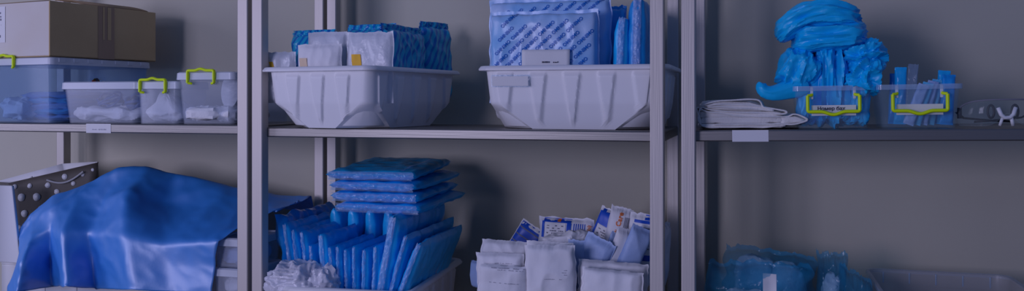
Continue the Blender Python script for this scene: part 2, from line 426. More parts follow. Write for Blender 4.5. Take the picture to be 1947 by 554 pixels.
def edge_pack(label, px, ptop, Yf, dep, t_, lean, seed, m='pack2', zb=ZF, group='plain blue packs in the sideways bin', name='blue_pack', film=True, mat_edge='film', wr=.002, tab=None, crumple=False, yaw=0):
    """a pack standing on edge, its thin spine towards the front, leaning sideways"""
    top = at(px, ptop, Yf); h = (top.z - zb)/math.cos(R(lean)); bx = top.x - (top.z-zb)*math.tan(R(lean))
    g = pouch(dep, h, t_, seal=(.02,.03), c=.20, ex=6, wr=wr, fr=30, seed=seed, rag=.02 if not crumple else .05, nx=44, ny=40)
    r = thing(name, label, 'pack', (bx, Yf+dep/2, zb+t_/2*abs(math.sin(R(lean)))), (R(lean), 0, R(90+yaw)), group)
    mk('wrapper', g, M[m], r, sharp=60)
    if film:
        e = pouch(t_*.42, h*.97, .006, seal=(.02,.01), wr=.0035, fr=120, seed=seed+5, rag=.05, nx=10, ny=60, curl=.002)
        mk('film_edge', e, M[mat_edge], r, loc=(-dep/2-.001, 0, h*.015), rot=(0,0,R(-90)), sharp=60)['label'] = 'crinkled clear film edge'
    if tab:
        q = G(); n = 10; tx, z0, z1 = tab
        vs = []
        for i in range(n+1):
            z = z0+(z1-z0)*i/n; x = tx + .006*math.sin(i*.7)
            for d in (-.005, .005): vs.append((x+d, g.front(x+d, z)-.0010, z))
        q.add(vs, [(2*i,2*i+1,2*i+3,2*i+2) for i in range(n)])
        mk('tape_strip', q, M['film'], r)['label'] = 'whitish strip of tape'
    return r
edge_pack('slim blue pack on edge with shiny film, second from the post in the sideways bin', 1183, 32, .10, .20, .036, 3, 24, 'pack', mat_edge='film')
edge_pack('tall blue pack on edge with shiny film, hard against the post in the sideways bin', 1212, -4, .10, .22, .044, 1, 25, 'pack2', mat_edge='film')
# card tucked in the bin
x0, x1 = X(992,.072), X(1082,.072); zt = Z(1040,94,.072)
g = G(); patch(g, x0-(x0+x1)/2, x1-(x0+x1)/2, 0, zt-1.38, lambda x,z: .003*math.sin(x*30), 0, 0, 12)
q = G(); strokes(q, -.008, .03, Z(1040,119.5,.072)-1.38, .0035, lambda x,z: .003*math.sin(x*30), 0, .0022, 5, .9)
t = thing('paper_card', 'blank white paper card tucked upright into the sideways bin before the printed pack', 'card', ((x0+x1)/2,.072,1.38), (R(-3),0,0))
mk('sheet', g, M['paper'], t, solid=.0008); mk('handwriting', q, M['ink'], t, smooth=False)

# ------------------------------------------------------------------ clear boxes
def rrect(w, d, r, z, n=6, cx=0, cy=0):
    pts = []
    for (sx, sy, a0) in ((1,-1,-90),(1,1,0),(-1,1,90),(-1,-1,180)):
        for i in range(n+1):
            a = R(a0+90*i/n); pts.append((cx+sx*(w/2-r)+r*math.cos(a), cy+sy*(d/2-r)+r*math.sin(a), z))
    return pts
def handle_geo(w, h, sag, r=.0032, up=False, y=0):
    """lime bail handle: U in the xz plane, hanging down, or arched up over the lid"""
    s = 1 if up else -1; pts = []
    pts.append((-w/2, y, 0)); pts.append((-w/2, y, s*h*.7))
    for i in range(5): a = R(90*i/4); c = .004; pts.append((-w/2+c-c*math.cos(a), y, s*(h-c+c*math.sin(a))))
    for i in range(1, 16):
        u = -1+2*i/16; x = u*(w/2-.004); b = max(0, math.cos(u*math.pi*.95)); pts.append((x, y, s*(h + sag*b*b if abs(u) < .55 else h)))
    for i in range(5): a = R(90*i/4); c = .004; pts.append((w/2-c+c*math.sin(a), y, s*(h-c+c*math.cos(a))))
    pts.append((w/2, y, s*h*.7)); pts.append((w/2, y, 0))
    g = G().tube(pts, r, 10, flat=1.35)
    for sx in (-1, 1): g.tube([(sx*w/2, y, 0), (sx*(w/2-.008), y+.002, -.001*s), (sx*(w/2-.009), y+.004, -.002*s)], r*.85, 8)
    return g
def clear_box(label, w, d, h, loc, rot, taper=.90, lid=True, handle=None, m='clear', group='clear plastic boxes', flange=True, ribs=0):
    t = thing('clear_box', label, 'box', loc, rot, group)
    hb = h - (.014 if lid else 0); r = .014; rings = [rrect(w*taper, d*taper, r, 0)]
    rings += [rrect(w*taper, d*taper, r, .001)] + [rrect(w*(taper+(1-taper)*.9*k), d*(taper+(1-taper)*.9*k), r, hb*k) for k in (.12,.5,.88,.94)]
    rings += [rrect(w*.985, d*.985, r, hb*.94), rrect(w, d, r, hb*.945), rrect(w, d, r, hb)] if flange else [rrect(w*.99, d*.99, r, hb)]
    iw = lambda k: (w*(taper+(1-taper)*.9*k)-.004, d*(taper+(1-taper)*.9*k)-.004)
    rings += [rrect(*iw(1), r, hb), rrect(*iw(.5), r, hb*.5), rrect(*iw(.03), r, .003)]
    mk('box_body', G().loft(rings), M[m], t, sharp=40)
    if lid:
        g = G().loft([rrect(w*1.0+.004, d+.004, r, hb-.008), rrect(w+.008, d+.008, r, hb-.007), rrect(w+.006, d+.006, r, h-.004), rrect(w-.002, d-.002, r, h-.001), rrect(w-.016, d-.016, r, h-.001), rrect(w-.02, d-.02, r, h-.005)])
        for k in range(ribs): g.box((w/2+.0045, -d/2+.03+k*(d-.06)/max(1,ribs-1), h-.009), (.002,.018,.010))
        mk('lid', g, M['lid'], t, sharp=40)
    if handle:
        side, hw, hh, sag, up, zz, hx = handle
        y = -d/2 - .0075
        g = handle_geo(hw, hh, sag, up=up, y=y, r=.0037)
        o = mk('handle', g, M['green'], t, sharp=60, loc=(hx, 0, zz)); o['label'] = 'lime green handle'
        if side == 'both':
            o2 = mk('handle', handle_geo(hw, hh, sag, up=up, y=y), M['green'], t, sharp=60, loc=(0,0,zz), rot=(0,0,R(180))); o2['label'] = 'lime green handle'
    return t
GA = 'lidded clear boxes on the left unit'
# large bin under the carton: near corner (-1.82, 0), long side running back
yaw = R(-8); ax = Vector((math.sin(-yaw), math.cos(-yaw), 0)); lf = Vector((-math.cos(yaw), math.sin(-yaw)*1.0, 0))
lf = Vector((-math.cos(yaw), -math.sin(yaw)*1.0, 0))
BGW, BGD, BGH = .27, .335, .180
nc = Vector((-1.812, .004, 0)); cen = nc + lf*BGW/2 + ax*BGD/2
bigbox = clear_box('large lidded clear box under the brown carton, packed with folded blue sheets', BGW, BGD, BGH, (cen.x, cen.y, ZA), (0,0,yaw), .93, True,
          ('one', .085, .030, .004, True, BGH-.027, -.045), ribs=7, group=GA, m='clearblue')
g = G(); fy = FLAT(0)
patch(g, -.027, .027, 0, .020, fy, 1, 0, 1)
for k, (dx, dz, mm) in enumerate(((-.016,.006,2),(-.011,.010,3),(-.007,.005,2),(-.001,.008,3),(-.012,.003,2),(-.005,.011,4))): g.disc((dx, -.0006-.0002*k, dz), .0055, None, mm)
strokes(g, .006, .024, .006, .003, fy, 0, .0008, 2); strokes(g, .006, .02, .012, .003, fy, 0, .0008, 4)
o = mk('fruit_sticker', g, [M['faint'], M['film2'], M['redprint'], M['oliveprint'], M['ink']], bigbox, smooth=False, loc=(BGW/2-.001, .10-BGD/2+.05, .1085), rot=(0,0,R(90)))
o['label'] = 'small clear sticker with red berries'
# brown carton on the big box
def carton():
    t = thing('carton', 'brown cardboard carton with tape band and end panel paled for glare, on the large clear box', 'box')
    W, D, H = .30, .355, .150; T_ = .004
    g = G(); g.box((0,0,T_/2), (W,D,T_))
    g.box((W/2-T_/2,0,H/2), (T_,D,H)); g.box((-W/2+T_/2,0,H/2), (T_,D,H)); g.box((0,D/2-T_/2,H/2), (W-2*T_,T_,H))
    mk('carton_body', g, M['card'], t, bevel=.0012, smooth=False)
    o = mk('glare_end_panel', G().box((0,-D/2+T_/2,H/2), (W-2*T_+.002,T_,H-.001)), M['card_pale_glare'], t, bevel=.0012, smooth=False); o['label'] = 'brown end panel with glare painted pale'  # same brown board; strong light on this face is put into the colour
    fl = G(); n = 14
    def flap(base, dirv, L, a0, a1, wid, m=0):
        prev = None; vs = []
        for i in range(n+1):
            s = i/n; a = a0+(a1-a0)*s
            for k in (-1, 1): vs.append(Vector(base) + Vector((0,1,0))*wid*k/2*(1-.06*s) + Vector((dirv*L*s*math.cos(a), 0, L*s*math.sin(a))))
        return fl.add([tuple(v) for v in vs], [(2*i,2*i+1,2*i+3,2*i+2) for i in range(n)], m)
    flap((W/2-.003, .04, H), -1, .13, R(18), R(9), .22)
    mk('top_flap', fl, M['carddark'], t, solid=.004)
    f2 = G().add([(-W/2+.01,-D/2+.002,H),(W/2-.006,-D/2+.002,H),(W/2-.02,-D/2+.13,H-.02),(-W/2+.02,-D/2+.13,H-.02)], [(0,1,2,3)])
    mk('top_flap', f2, M['carddark'], t, solid=.004)
    g = G(); patch(g, -.0275, .0275, .0, H, FLAT(0), 0, 0, 4); patch(g, -.012, -.006, .055, H-.002, FLAT(0), 1, .0006, 2); patch(g, .004, .016, .055, H-.002, FLAT(0), 1, .0006, 2)
    o = mk('tape_band', g, [M['tape'], M['card']], t, loc=(W/2+.0008, .0, 0), rot=(0,0,R(90)), smooth=False); o['label'] = 'glossy brown tape band'
    g = G(); patch(g, -.11, -.030, .042, .142, FLAT(-D/2), 0, .0012, 2)
    for k, (z, hh) in enumerate(((.122,.006),(.112,.006),(.103,.006),(.09,.003),(.056,.008))): strokes(g, -.10, -.046, z, hh, FLAT(-D/2), 1, .002, k+20, .8)
    mk('shipping_label', g, [M['paper'], M['grey']], t, smooth=False)['label'] = 'white printed label'
    return t, W, D, H
ct, W, D, H = carton()
nc = Vector((-1.812, .0, 0)); yaw2 = R(-9); ax = Vector((-math.sin(yaw2), math.cos(yaw2), 0)); lf = Vector((-math.cos(yaw2), -math.sin(yaw2), 0))
cc = nc + lf*W/2 + ax*D/2; ct.location = (cc.x, cc.y, ZA+BGH); ct.rotation_euler = (0,0,yaw2)
# the four smaller ones
def front_box(label, pl, pr, d, h, Yf, **k):
    x0, x1 = X(pl, Yf), X(pr, Yf)
    return clear_box(label, x1-x0-.008, d, h, ((x0+x1)/2, Yf+d/2, ZA), (0,0,0), group=GA, **k), (x0+x1)/2
lowbox, lx = front_box('low lidded clear box without handle, holding coiled tubing over white gauze', 115, 263, .15, .113, .03)
smallbox, sx_ = front_box('small clear box with a lime handle, white gauze peak inside, third from the left', 257, 341, .13, .113, .028, handle=('one', .078, .032, .004, True, .0835, -.008), taper=.94)
tallbox, tx_ = front_box('taller clear box with a lime handle beside the left unit post', 333, 446, .29, .136, .03, handle=('one', .078, .032, .004, True, .1065, -.006), taper=.92)
# their contents
def gauze(name, label, cx, cy, w, d, h, seed, amp=.007, cat='gauze', m='gauze', f=(26,26,26), shape=None, z0=None, group=None, e=.6):
    return single(name, lump(w, d, h, seed, e, .45, amp, f, shape=shape), M[m], label, cat, (cx, cy, (ZA if z0 is None else z0)+.0085), group=group)
GZ = 'white gauze in clear boxes'
gauze('gauze_pad', 'flat bed of white gauze lying in the low clear box', lx, .103, .212, .122, .036, 31, group=GZ)
gauze('gauze_pad', 'white gauze drawn up to a peak in the small lime-handled box', sx_, .093, .112, .10, .075, 32, .006, group=GZ, shape=lambda p: Vector((p.x*(1-.75*max(0,(p.z-.022)/.055)) - .020*max(0,(p.z-.02)/.05), p.y*(1-.6*max(0,(p.z-.022)/.055)), p.z)))
gauze('gauze_pad', 'low heap of white gauze in the taller clear box by the post', tx_, .135, .148, .21, .036, 33, group=GZ)
def coil(label, cx, cy, z, r, tr, n, seed, m='hose', rot=(0,0,0)):
    rr = random.Random(seed); pts = []
    for i in range(40*n):
        a = 2*math.pi*i/40; k = i/(40*n)
        pts.append((r*math.cos(a)*(1+.15*math.sin(3*k*9)), r*math.sin(a)*.75, .012*math.sin(a*1.3+seed)+.016*k))
    return single('tubing_coil', G().tube(pts, tr, 8), M[m], label, 'tubing', (cx, cy, z), rot, 'coils of blue tubing in the low box')
coil('coil of thin blue tubing in the left half of the low clear box', lx-.02, .095, ZA+.053, .034, .0028, 4, 1, rot=(R(24),0,0))
coil('thicker coil of blue tubing at the right end of the low clear box', lx+.070, .095, ZA+.050, .030, .0042, 4, 2, rot=(R(38),0,0))
single('spare_lid', G().loft([[(.024*math.cos(a*math.pi/16)*k, y, .048*math.sin(a*math.pi/16)*k) for a in range(32)] for k, y in ((1,0),(1,.004),(.85,.005),(.8,.003))]), M['milky'], 'oval white disc standing on edge in the taller clear box', 'disc', (tx_+.045, .075, ZA+.088), (R(6), R(10), R(12)))
for k in range(5):
    g = pouch(.17, .23, .014, c=.25, ex=6, wr=.003, fr=24, seed=40+k, rag=.03)
    single('folded_sheet', g, M['mask' if k % 2 else 'softblue'], ['folded pale blue sheet at the bottom of the pile in the large clear box','second folded blue sheet up in the large clear box','middle folded sheet of the pile in the large clear box','fourth folded sheet up in the large clear box','topmost folded sheet of the pile in the large clear box'][k], 'sheet',
           (cen.x+.03-.004*k, cen.y-.115, ZA+.014+k*.0155), (R(-90), 0, yaw+R(3*k-6)), 'folded sheets in the large clear box')
gauze('gauze_pad', 'white gauze bundle at the left of the large clear box', cen.x-.075, cen.y-.075, .09, .13, .06, 37, group=GZ)

# ------------------------------------------------------------------ right unit: upper shelf
GC = 'open clear boxes on the right unit'
def crystal(label, pl, pr, Yf, txt):
    x0, x1 = X(pl, Yf), X(pr, Yf); w = x1-x0; xc = (x0+x1)/2; d, h = .13, .0905
    t = clear_box(label, w, d, h, (xc, Yf+d/2, zC(xc)), (0, TILT, 0), .86, False, ('one', .102, .034, .0065, False, h*.78, .0), m='clearc', group=GC)
    g = G(); fy = lambda x, z: -d/2 + .0085 - z*.075
    patch(g, -.043, .045, .028, .050, fy, 0, .0015, 3)
    if txt: put_text(g, txt,   .0105, -.004, .0425, 0, fy, 1, .0028)
    mk('paper_label', g, [M['paper'], M['ink']], t, smooth=False)['label'] = 'white paper label behind the handle'
    q = rrect; mk('rim', G().loft([q(w+.001, d+.001, .014, h-.0105), q(w+.004, d+.004, .014, h-.010), q(w+.004, d+.004, .014, h+.0004), q(w-.001, d-.001, .014, h+.0004)], 0, False, False), M['rim'], t, sharp=40)
    for sx in (-1, 1): mk('handle_lug', G().box((sx*.042, -d/2+.0005, h*.84), (.006,.004,.026)), M['lid'], t, bevel=.001)
    return t, xc
cb1, c1x = crystal('open clear box with lime handle, overflowing with crumpled blue gowns', 1509, 1663, .045, 'Номер бах')
cb2, c2x = crystal('open clear box with lime handle, holding thin packets, beside the goggles', 1668, 1832, .045, None)
z1 = zC(c1x) + .005; z2 = zC(c2x) + .005
GG = 'crumpled blue gowns heaped in the clear box'
def gown(label, pl, pr, pt, pb, Y, d, seed, rot=(0,0,0), amp=.008, f=(30,20,30), e=.7, e2=.8, shape=None, n=(110,70), fine=.3):
    a, b = at(pl, pb, Y), at(pr, pt, Y)
    return single('blue_gown', lump(b.x-a.x, d, b.z-a.z, seed, e, e2, amp, f, n, fine, shape), M['gown'], label, 'gown', ((a.x+b.x)/2, Y, a.z), rot, GG)
# bundles from the top down
gown('folded blue gown bundle topmost on the heap, sagging to the left', 1477, 1638, 8, 62, .11, .13, 51, (0, R(-9), 0), .006, (10,14,70), .6, .7, lambda p: Vector((p.x, p.y, p.z + .018*math.cos(p.x*22) - .10*p.x*0 - .010)))
gown('folded blue gown bundle lying second from the top of the heap', 1508, 1648, 44, 99, .11, .13, 52, (0, R(-4), 0), .006, (10,14,60), .6, .7)
gown('scrunched blue gown bulging out at the right of the heap', 1608, 1690, 80, 138, .105, .11, 53, (0, R(-14), 0), .010, (34,20,50), .8)
gown('crumpled blue gown bulging at the left of the heap under the folded bundles', 1466, 1545, 92, 176, .10, .10, 54, (0, R(18), 0), .009, (50,20,16), .8)
gown('blue gown hanging in tall folds down the middle of the clear box', 1536, 1612, 96, 236, .105, .085, 55, (0,0,0), .011, (62,24,7), .45, .8)
gown('blue gown rolled over the right rim of the clear box', 1604, 1668, 112, 178, .09, .10, 56, (0, R(8), 0), .010, (40,20,36), .75)
gown('blue gown stuffed low in the right end of the clear box', 1606, 1648, 160, 235, .108, .09, 57, (0,0,0), .008, (40,24,18), .55)
gown('blue gown stuffed low in the left end of the clear box', 1519, 1546, 150, 235, .108, .085, 58, (0,0,0), .007, (40,24,12), .55)
# the loose tail hooked over the rim
pa = [at(1538,160,.075), at(1515,168,.07), at(1490,176,.065), at(1468,180,.062), at(1452,176,.06), at(1446,166,.06), at(1449,158,.062)]
g = G().tube([tuple(p) for p in pa], lambda s: .024-.013*s, 24, flat=1.0)
for i, v in enumerate(g.v): g.v[i] = tuple(Vector(v) + Vector((0,.004,.004))*ridge(v[0]*60, v[1]*40, v[2]*70))
single('blue_gown', g, M['gown'], 'loose blue gown tail hooking out over the left rim above the white cloth', 'gown', (0,0,0), group=GG, sub=1)

# packets in the second clear box
GP = 'thin packets in the second clear box'
def packet(label, pl, pr, pt, Y, t_, lean, seed, m, rotz=0, **k):
    x0, x1 = X(pl, Y), X(pr, Y); zt = Z((pl+pr)/2, pt, Y)
    g = pouch(x1-x0, zt-z2-.002, t_, seal=(.06,.08), c=.4, ex=4, wr=.0012, fr=60, seed=seed, rag=.02, nx=24, ny=36, **k)
    return single('packet', g, M[m], label, 'packet', ((x0+x1)/2, Y, z2+.002), (R(lean) if rotz else 0, R(lean) if not rotz else 0, R(rotz)), GP, sharp=60)
packet('deep blue packet standing at the far left of the second clear box', 1688, 1706, 140, .12, .014, 2, 61, 'pack2')
packet('bright blue packet second from the left in the second clear box', 1699, 1722, 128, .095, .012, 1, 62, 'pack')
packet('shiny empty clear wrapper sticking up highest in the second clear box', 1718, 1738, 122, .075, .006, 4, 63, 'film2', topfold=-.004)
for k in range(4):
    packet(['pale blue packet first of the fan slanting right in the second clear box','pale blue packet second of the fan slanting right in the second clear box','pale blue packet third of the fan slanting right in the second clear box','pale blue packet last of the fan slanting right in the second clear box'][k],
           1716+13*k, 1737+13*k, 156-2*k, .073+.013*k, .007, 20-3*k, 64+k, 'mask' if k % 2 else 'softblue')
packet('blue packet leaning at the right end of the second clear box', 1776, 1800, 134, .125, .012, 4, 69, 'pack')
packet('glossy blue packet with film glare in the right corner of the second clear box', 1786, 1812, 142, .085, .014, 3, 70, 'pack2')

# folded white cloth
def ribbon_cloth():
    Yc = .055; x0 = X(1326, Yc); zz = zC(x0)
    def P(px, py, k=0): p = at(px, py, Yc); return (p.x, p.z)
    path = [P(1398,225),P(1370,222),P(1342,224),P(1334,229),P(1340,236),P(1400,237),P(1470,236),P(1505,240),P(1528,234),P(1533,228),P(1520,219),P(1490,222),P(1440,227),P(1380,230),P(1348,219),P(1334,206),P(1345,205),P(1400,217),P(1450,218),P(1488,220),P(1489,213),P(1450,209),P(1400,203),P(1345,201),P(1330,203),P(1336,240),P(1345,243),P(1400,243),P(1460,243),P(1494,243)]
    return path
Yc = .05
def zz(px, py): p = at(px, py, Yc); return p
def cloth_layer(pts, depth, seed, amp=.0025, wob=.01):
    """one folded-over layer: a smooth path in x and z swept back in y"""
    q = [zz(*p) for p in pts]; fine = []
    for i in range(len(q)-1):
        p0, p1, p2, p3 = q[max(0,i-1)], q[i], q[i+1], q[min(len(q)-1,i+2)]
        for k in range(7):
            s = k/7; fine.append(.5*((2*p1)+(p2-p0)*s+(2*p0-5*p1+4*p2-p3)*s*s+(3*p1-p0-3*p2+p3)*s**3))
    fine.append(q[-1]); n = 14; vs = []
    for j in range(n+1):
        for i, p in enumerate(fine):
            y = depth*j/n
            vs.append((p.x + wob*nz(p.x*8+seed, y*10, p.z*30), p.y + y + .006*nz(p.x*25, seed, p.z*60), p.z + amp*nz(p.x*22+seed, y*22, p.z*40) + .0*y))
    m_ = len(fine)
    return G().add(vs, [(j*m_+i, j*m_+i+1, (j+1)*m_+i+1, (j+1)*m_+i) for j in range(n) for i in range(m_-1)])
cl = thing('folded_cloth', 'folded white cotton cloth lying at the left end of the right unit shelf', 'cloth', (0,0,.0018))
L1 = [(1494,241.5),(1440,243.5),(1380,244),(1338,243),(1328,232),(1326,214),(1330,207),(1345,214),(1380,220),(1430,223),(1492,224),(1512,219),(1529,226),(1533,231),(1520,236),(1498,239),(1450,238),(1400,238.5),(1355,239)]
L2 = [(1352,222),(1342,226),(1346,233),(1380,231),(1430,229),(1480,229),(1505,228),(1515,231),(1500,234),(1450,234),(1390,235)]
L3 = [(1328,205),(1345,202),(1400,200),(1450,207),(1490,212),(1490,218),(1450,217.5),(1400,216),(1350,210),(1329,206),(1327,225),(1334,240)]
L4 = [(1330,203),(1352,196),(1390,193),(1430,191.5),(1444,194),(1452,206),(1470,211),(1440,210),(1390,206),(1345,204)]
def slab(pl, pr, pt, pb, depth, seed, e=.30, e2=.22, amp=.0022, f=(16,10,70), shape=None, y=None):
    a, b = zz(pl, pb), zz(pr, pt)
    g_ = lump(b.x-a.x, depth, b.z-a.z, seed, e, e2, amp, f, (110, 40), .5, shape)
    mk('cloth_layer', g_, M['cloth'], cl, loc=((a.x+b.x)/2, Yc + depth/2 + .004, a.z), rot=(0, TILT, 0), sharp=0)
slab(1326, 1496, 236, 244.5, .17, 201, shape=lambda p: p)
slab(1328, 1503, 224.5, 237.5, .165, 202)
slab(1325, 1492, 211.5, 226, .165, 203, shape=lambda p: Vector((p.x, p.y, p.z - .004*(p.x+.08)/.16)))
slab(1330, 1474, 193, 213.5, .15, 204, .45, .3, shape=lambda p: Vector((p.x, p.y, p.z*(1 - .75*max(0, (p.x-.022)/.05)) - .0)))
slab(1476, 1536, 219, 242, .16, 205, .55, .45, shape=lambda p: Vector((p.x, p.y, .0105 + (p.z-.0105)*(1-.72*max(0, (p.x-.002)/.03)))))
for k, Ls in enumerate((L1, L3, L4)):
    mk('cloth_fold', cloth_layer(Ls, .03, k*3.3), M['cloth'], cl, solid=.0032, sharp=0)

# safety goggles
def goggles(label, loc, rot):
    t = thing('safety_goggles', label, 'goggles', loc, rot)
    n, m_ = 48, 12; vs = []
    rad_x, rad_y, hh = .074, .052, .056
    def edge(u):    # lower and upper edge heights
        nose = math.exp(-(u/.17)**2)
        lo = .004 + .024*nose; hi = hh*(1-.36*abs(u)**3.0)
        return lo, hi
    for j in range(m_+1):
        for i in range(n+1):
            u = -1+2*i/n; a = u*R(88); lo, hi = edge(u); z = lo+(hi-lo)*j/m_
            bul = 1 + .05*math.sin(math.pi*j/m_)
            vs.append((rad_x*math.sin(a)*bul, -rad_y*math.cos(a)*bul + .012*math.exp(-(u/.2)**2)*(1-j/m_), z))
    mk('lens', G().add(vs, [(j*(n+1)+i, j*(n+1)+i+1, (j+1)*(n+1)+i+1, (j+1)*(n+1)+i) for j in range(m_) for i in range(n)]), M['lens'], t, solid=.0018, sharp=0)
    pt = lambda u, top: (rad_x*math.sin(u*R(88)), -rad_y*math.cos(u*R(88)), edge(u)[1 if top else 0])
    mk('brow_rim', G().tube([pt(-1+2*i/40, True) for i in range(41)], .0016, 8), M['grey'], t, sharp=0)
    mk('lower_rim', G().tube([pt(-1+2*i/40, False) for i in range(41)], .0014, 8), M['lens'], t, sharp=0)
    mk('nose_bridge', G().tube([(-.016,-.050,.040),(-.011,-.051,.026),(-.005,-.051,.020),(.005,-.051,.020),(.011,-.051,.026),(.016,-.050,.040)], .0040, 8).tube([(-.012,-.046,.004),(-.008,-.049,.020)], .003, 8).tube([(.012,-.046,.004),(.008,-.049,.020)], .0036, 8), M['white'], t, sharp=0)
    for s in (-1, 1):
        o = mk('temple_arm', G().tube([(s*.073,.0,.030),(s*.072,.02,.030),(s*.055,.034,.018),(s*.0,.036,.012),(-s*.035,.030,.010)], .0034, 10, flat=.5), M['dark'], t, sharp=0); o['label'] = 'folded black temple arm'
        mk('hinge', G().tube([(s*.0735,-.004,.018),(s*.0735,-.004,.040)], .0045, 10), M['dark'], t, sharp=0)
        mk('side_strap_loop', G().tube([(s*.022+.006*math.cos(a*math.pi/8), -.028, .032+.013*math.sin(a*math.pi/8)) for a in range(16)], .0024, 8, closed=True), M['dark'], t, sharp=0)
    return t
gx = X(1902, .07)
goggles('clear wraparound safety goggles with black folded arms, beside the second clear box', (gx, .085, zC(gx)+.001), (0, TILT, R(4)))

# ------------------------------------------------------------------ middle unit, lower shelf: upright packs
GU = 'upright blue packs in the low bin'
spec = [ # top px, top py, lean, thickness, depth, front Y
 (524,412,-13,.020,.30,.06),(540,426,-13,.018,.24,.05),(556,437,-11,.016,.24,.045),(573,441,-10,.018,.26,.04),(590,467,-9,.016,.26,.035),
 (609,447,-7,.024,.19,.02),(627,470,-5,.015,.195,.012),(641,468,-3,.015,.20,.008),(657,474,-1.5,.015,.20,.006),(673,468,0,.016,.20,.004),(692,474,1.5,.018,.20,.004),(714,468,4,.018,.20,.002),
 (748,413,11,.036,.33,.0),(772,450,18,.020,.33,.0),(798,466,25,.024,.30,.0)]
names = ['leftmost upright blue pack in the low bin, crumpled along its top edge','second upright blue pack from the left in the low bin','third upright blue pack from the left in the low bin','fourth upright blue pack from the left in the low bin','short upright blue pack fifth from the left in the low bin',
 'thick tall upright blue pack sixth from the left in the low bin','seventh upright blue pack from the left, right of the thick tall one','eighth upright blue pack from the left in the low bin','upright blue pack at the very middle of the low bin row','tenth upright blue pack from the left in the low bin','eleventh upright blue pack from the left in the low bin','twelfth upright blue pack, just left of the tallest thick one',
 'tallest thick upright blue pack at the right of the low bin','upright blue pack leaning right, second from the right end of the low bin','rightmost upright blue pack, leaning right with a white tape strip']
for i, (px, py, ln, t_, dp, yf) in enumerate(spec):
    edge_pack(names[i], px, py, yf, dp, t_*1.12, [-11,-10,-9,-8,-7,-5.5,-4.5,-3,-2,-.5,.5,2.5,10.5,16,22][i], 80+i, 'pack' if i not in (0,) else 'pack2', ZL+.008, GU, crumple=(i == 0), wr=.002 if i else .006,
              tab=(.03 if i == 14 else .0, .10, .20) if i in (14, 12) else None, film=i > 0)
for i, (px, py, ln, nm) in enumerate(((634,397,-3,'first from the left'),(668,399,-1,'second from the left'),(702,398,1,'third from the left'),(738,399,3,'rightmost'))):
    edge_pack('upright blue pack in the back row under the flat stack, '+nm, px, py, .215, .17, .036, ln, 180+i, 'pack', ZL+.008, 'back row of blue packs under the flat stack', film=False)
# flat stack on top
GS = 'blue packs stacked flat above the low bin'
zt = 1.096
for k in range(4):
    w_, d_, t_ = (.235, .30, .0235)
    g = pouch(w_, d_, t_, seal=(.025,.03), c=.24, ex=6, wr=.0020, fr=24, seed=100+k, rag=.03, curl=.002)
    xs = X(624, .05)
    r = thing('blue_pack', ['lowest of four blue film packs stacked flat over the low bin','second blue film pack up in the flat stack over the low bin','third blue film pack up in the flat stack over the low bin','topmost blue film pack of the flat stack over the low bin'][k], 'pack',
              (xs+w_/2+[.012,.006,.0,-.004][k], .05, zt + k*.0265), (R([-88,-89,-88,-87][k]), 0, R([-3,1,-2,3][k])), GS)
    mk('wrapper', g, M['pack'], r, sharp=60)
    e = pouch(w_*.94, t_*.9, .006, seal=(.01,.02), wr=.003, fr=90, seed=110+k, rag=.06, nx=50, ny=8, curl=.003)
    mk('film_edge', e, M['film2'], r, loc=(0, t_*.45, -.001), rot=(R(90),0,0), sharp=60)['label'] = 'crinkled clear film edge'
    q = G(); patch(q, w_*.30, w_*.34, .02, .29, g.front, 0, .0012, 8); mk('tape_strip', q, M['film'], r)['label'] = 'whitish strip of tape'
# crumpled white bag at the left front of the bin
def bagshape(p):
    k = .62 + .38*min(1, p.z/.11); return Vector((p.x*k + .0, p.y*k, p.z))
c = at(560, 500, .0)
wb = thing('plastic_bag', 'crumpled white plastic bag with faint print, at the left front of the low bin', 'bag', (X(562,.0)+.005, .005, ZL+.022))
mk('bag_body', lump(.150, .10, Z(560,503,0)-ZL-.022, 121, .6, .7, .011, (24,24,28), (96,64), .35, bagshape), M['poly'], wb, sharp=0)
g = G(); fyb = FLAT(-.052)
for k in range(4): strokes(g, -.03, .02, .165-.008*k, .003, fyb, 0, .003, 50+k, .8)
mk('faint_print', g, M['faint'], wb, smooth=False)
single('plastic_bag', lump(.06, .07, .165, 123, .7, .8, .012, (26,26,20), (64,44), .4), M['poly'], 'small knotted white plastic bag tucked right of the crumpled one', 'bag', (X(622,-.0)-.004, -.004, ZL+.022))

# ------------------------------------------------------------------ middle unit, lower shelf: white pouches
ZK = ZL + .132
def open_carton(label, x0, x1, y0, y1, z, h):
    t = thing('carton', label, 'box', ((x0+x1)/2, (y0+y1)/2, z))
    w, d, th = x1-x0, y1-y0, .004
    mk('carton_body', G().box((0,0,h/2), (w,d,h)), M['card_pale_glare'], t, bevel=.002, smooth=False)
    g = G(); patch(g, -w/2+.001, w/2-.001, h-.03, h-.001, FLAT(-d/2), 0, .0006, 2)
    mk('tape_band', g, M['paper'], t, smooth=False)
    return t
open_carton('low pale closed carton underneath the heap of white pouches', -.625, -.235, .012, .372, ZL, .130)
GW = 'white pouches on the low carton'; GT = 'printed blue and white packs behind the pouches'
def std_pouch(label, pl, pr, pt, Y, t_, seed, m='pouch', rot=(0,0,0), name='white_pouch', cat='pouch', group=GW, marks=None, zb=None, **k):
    zb = ZK if zb is None else zb
    x0, x1 = X(pl, Y), X(pr, Y); zt = Z((pl+pr)/2, pt, Y); g = pouch(x1-x0, (zt-zb), t_, seed=seed, rag=.045, **k)
    r = thing(name, label, cat, ((x0+x1)/2, Y, zb), rot, group); fr_ = g.front
    for (x_, z_, l_, s_) in marks or (): strokes(g, x_, x_+l_, (zt-zb)-z_, .0020, fr_, 1, .0012, s_, .7)
    mk('wrapper', g, [M[m], M['midgrey']], r, sharp=60)
    return r, g, x1-x0, zt-zb
kw = dict(c=.36, ex=4, wr=.0026, fr=22, curl=.005)
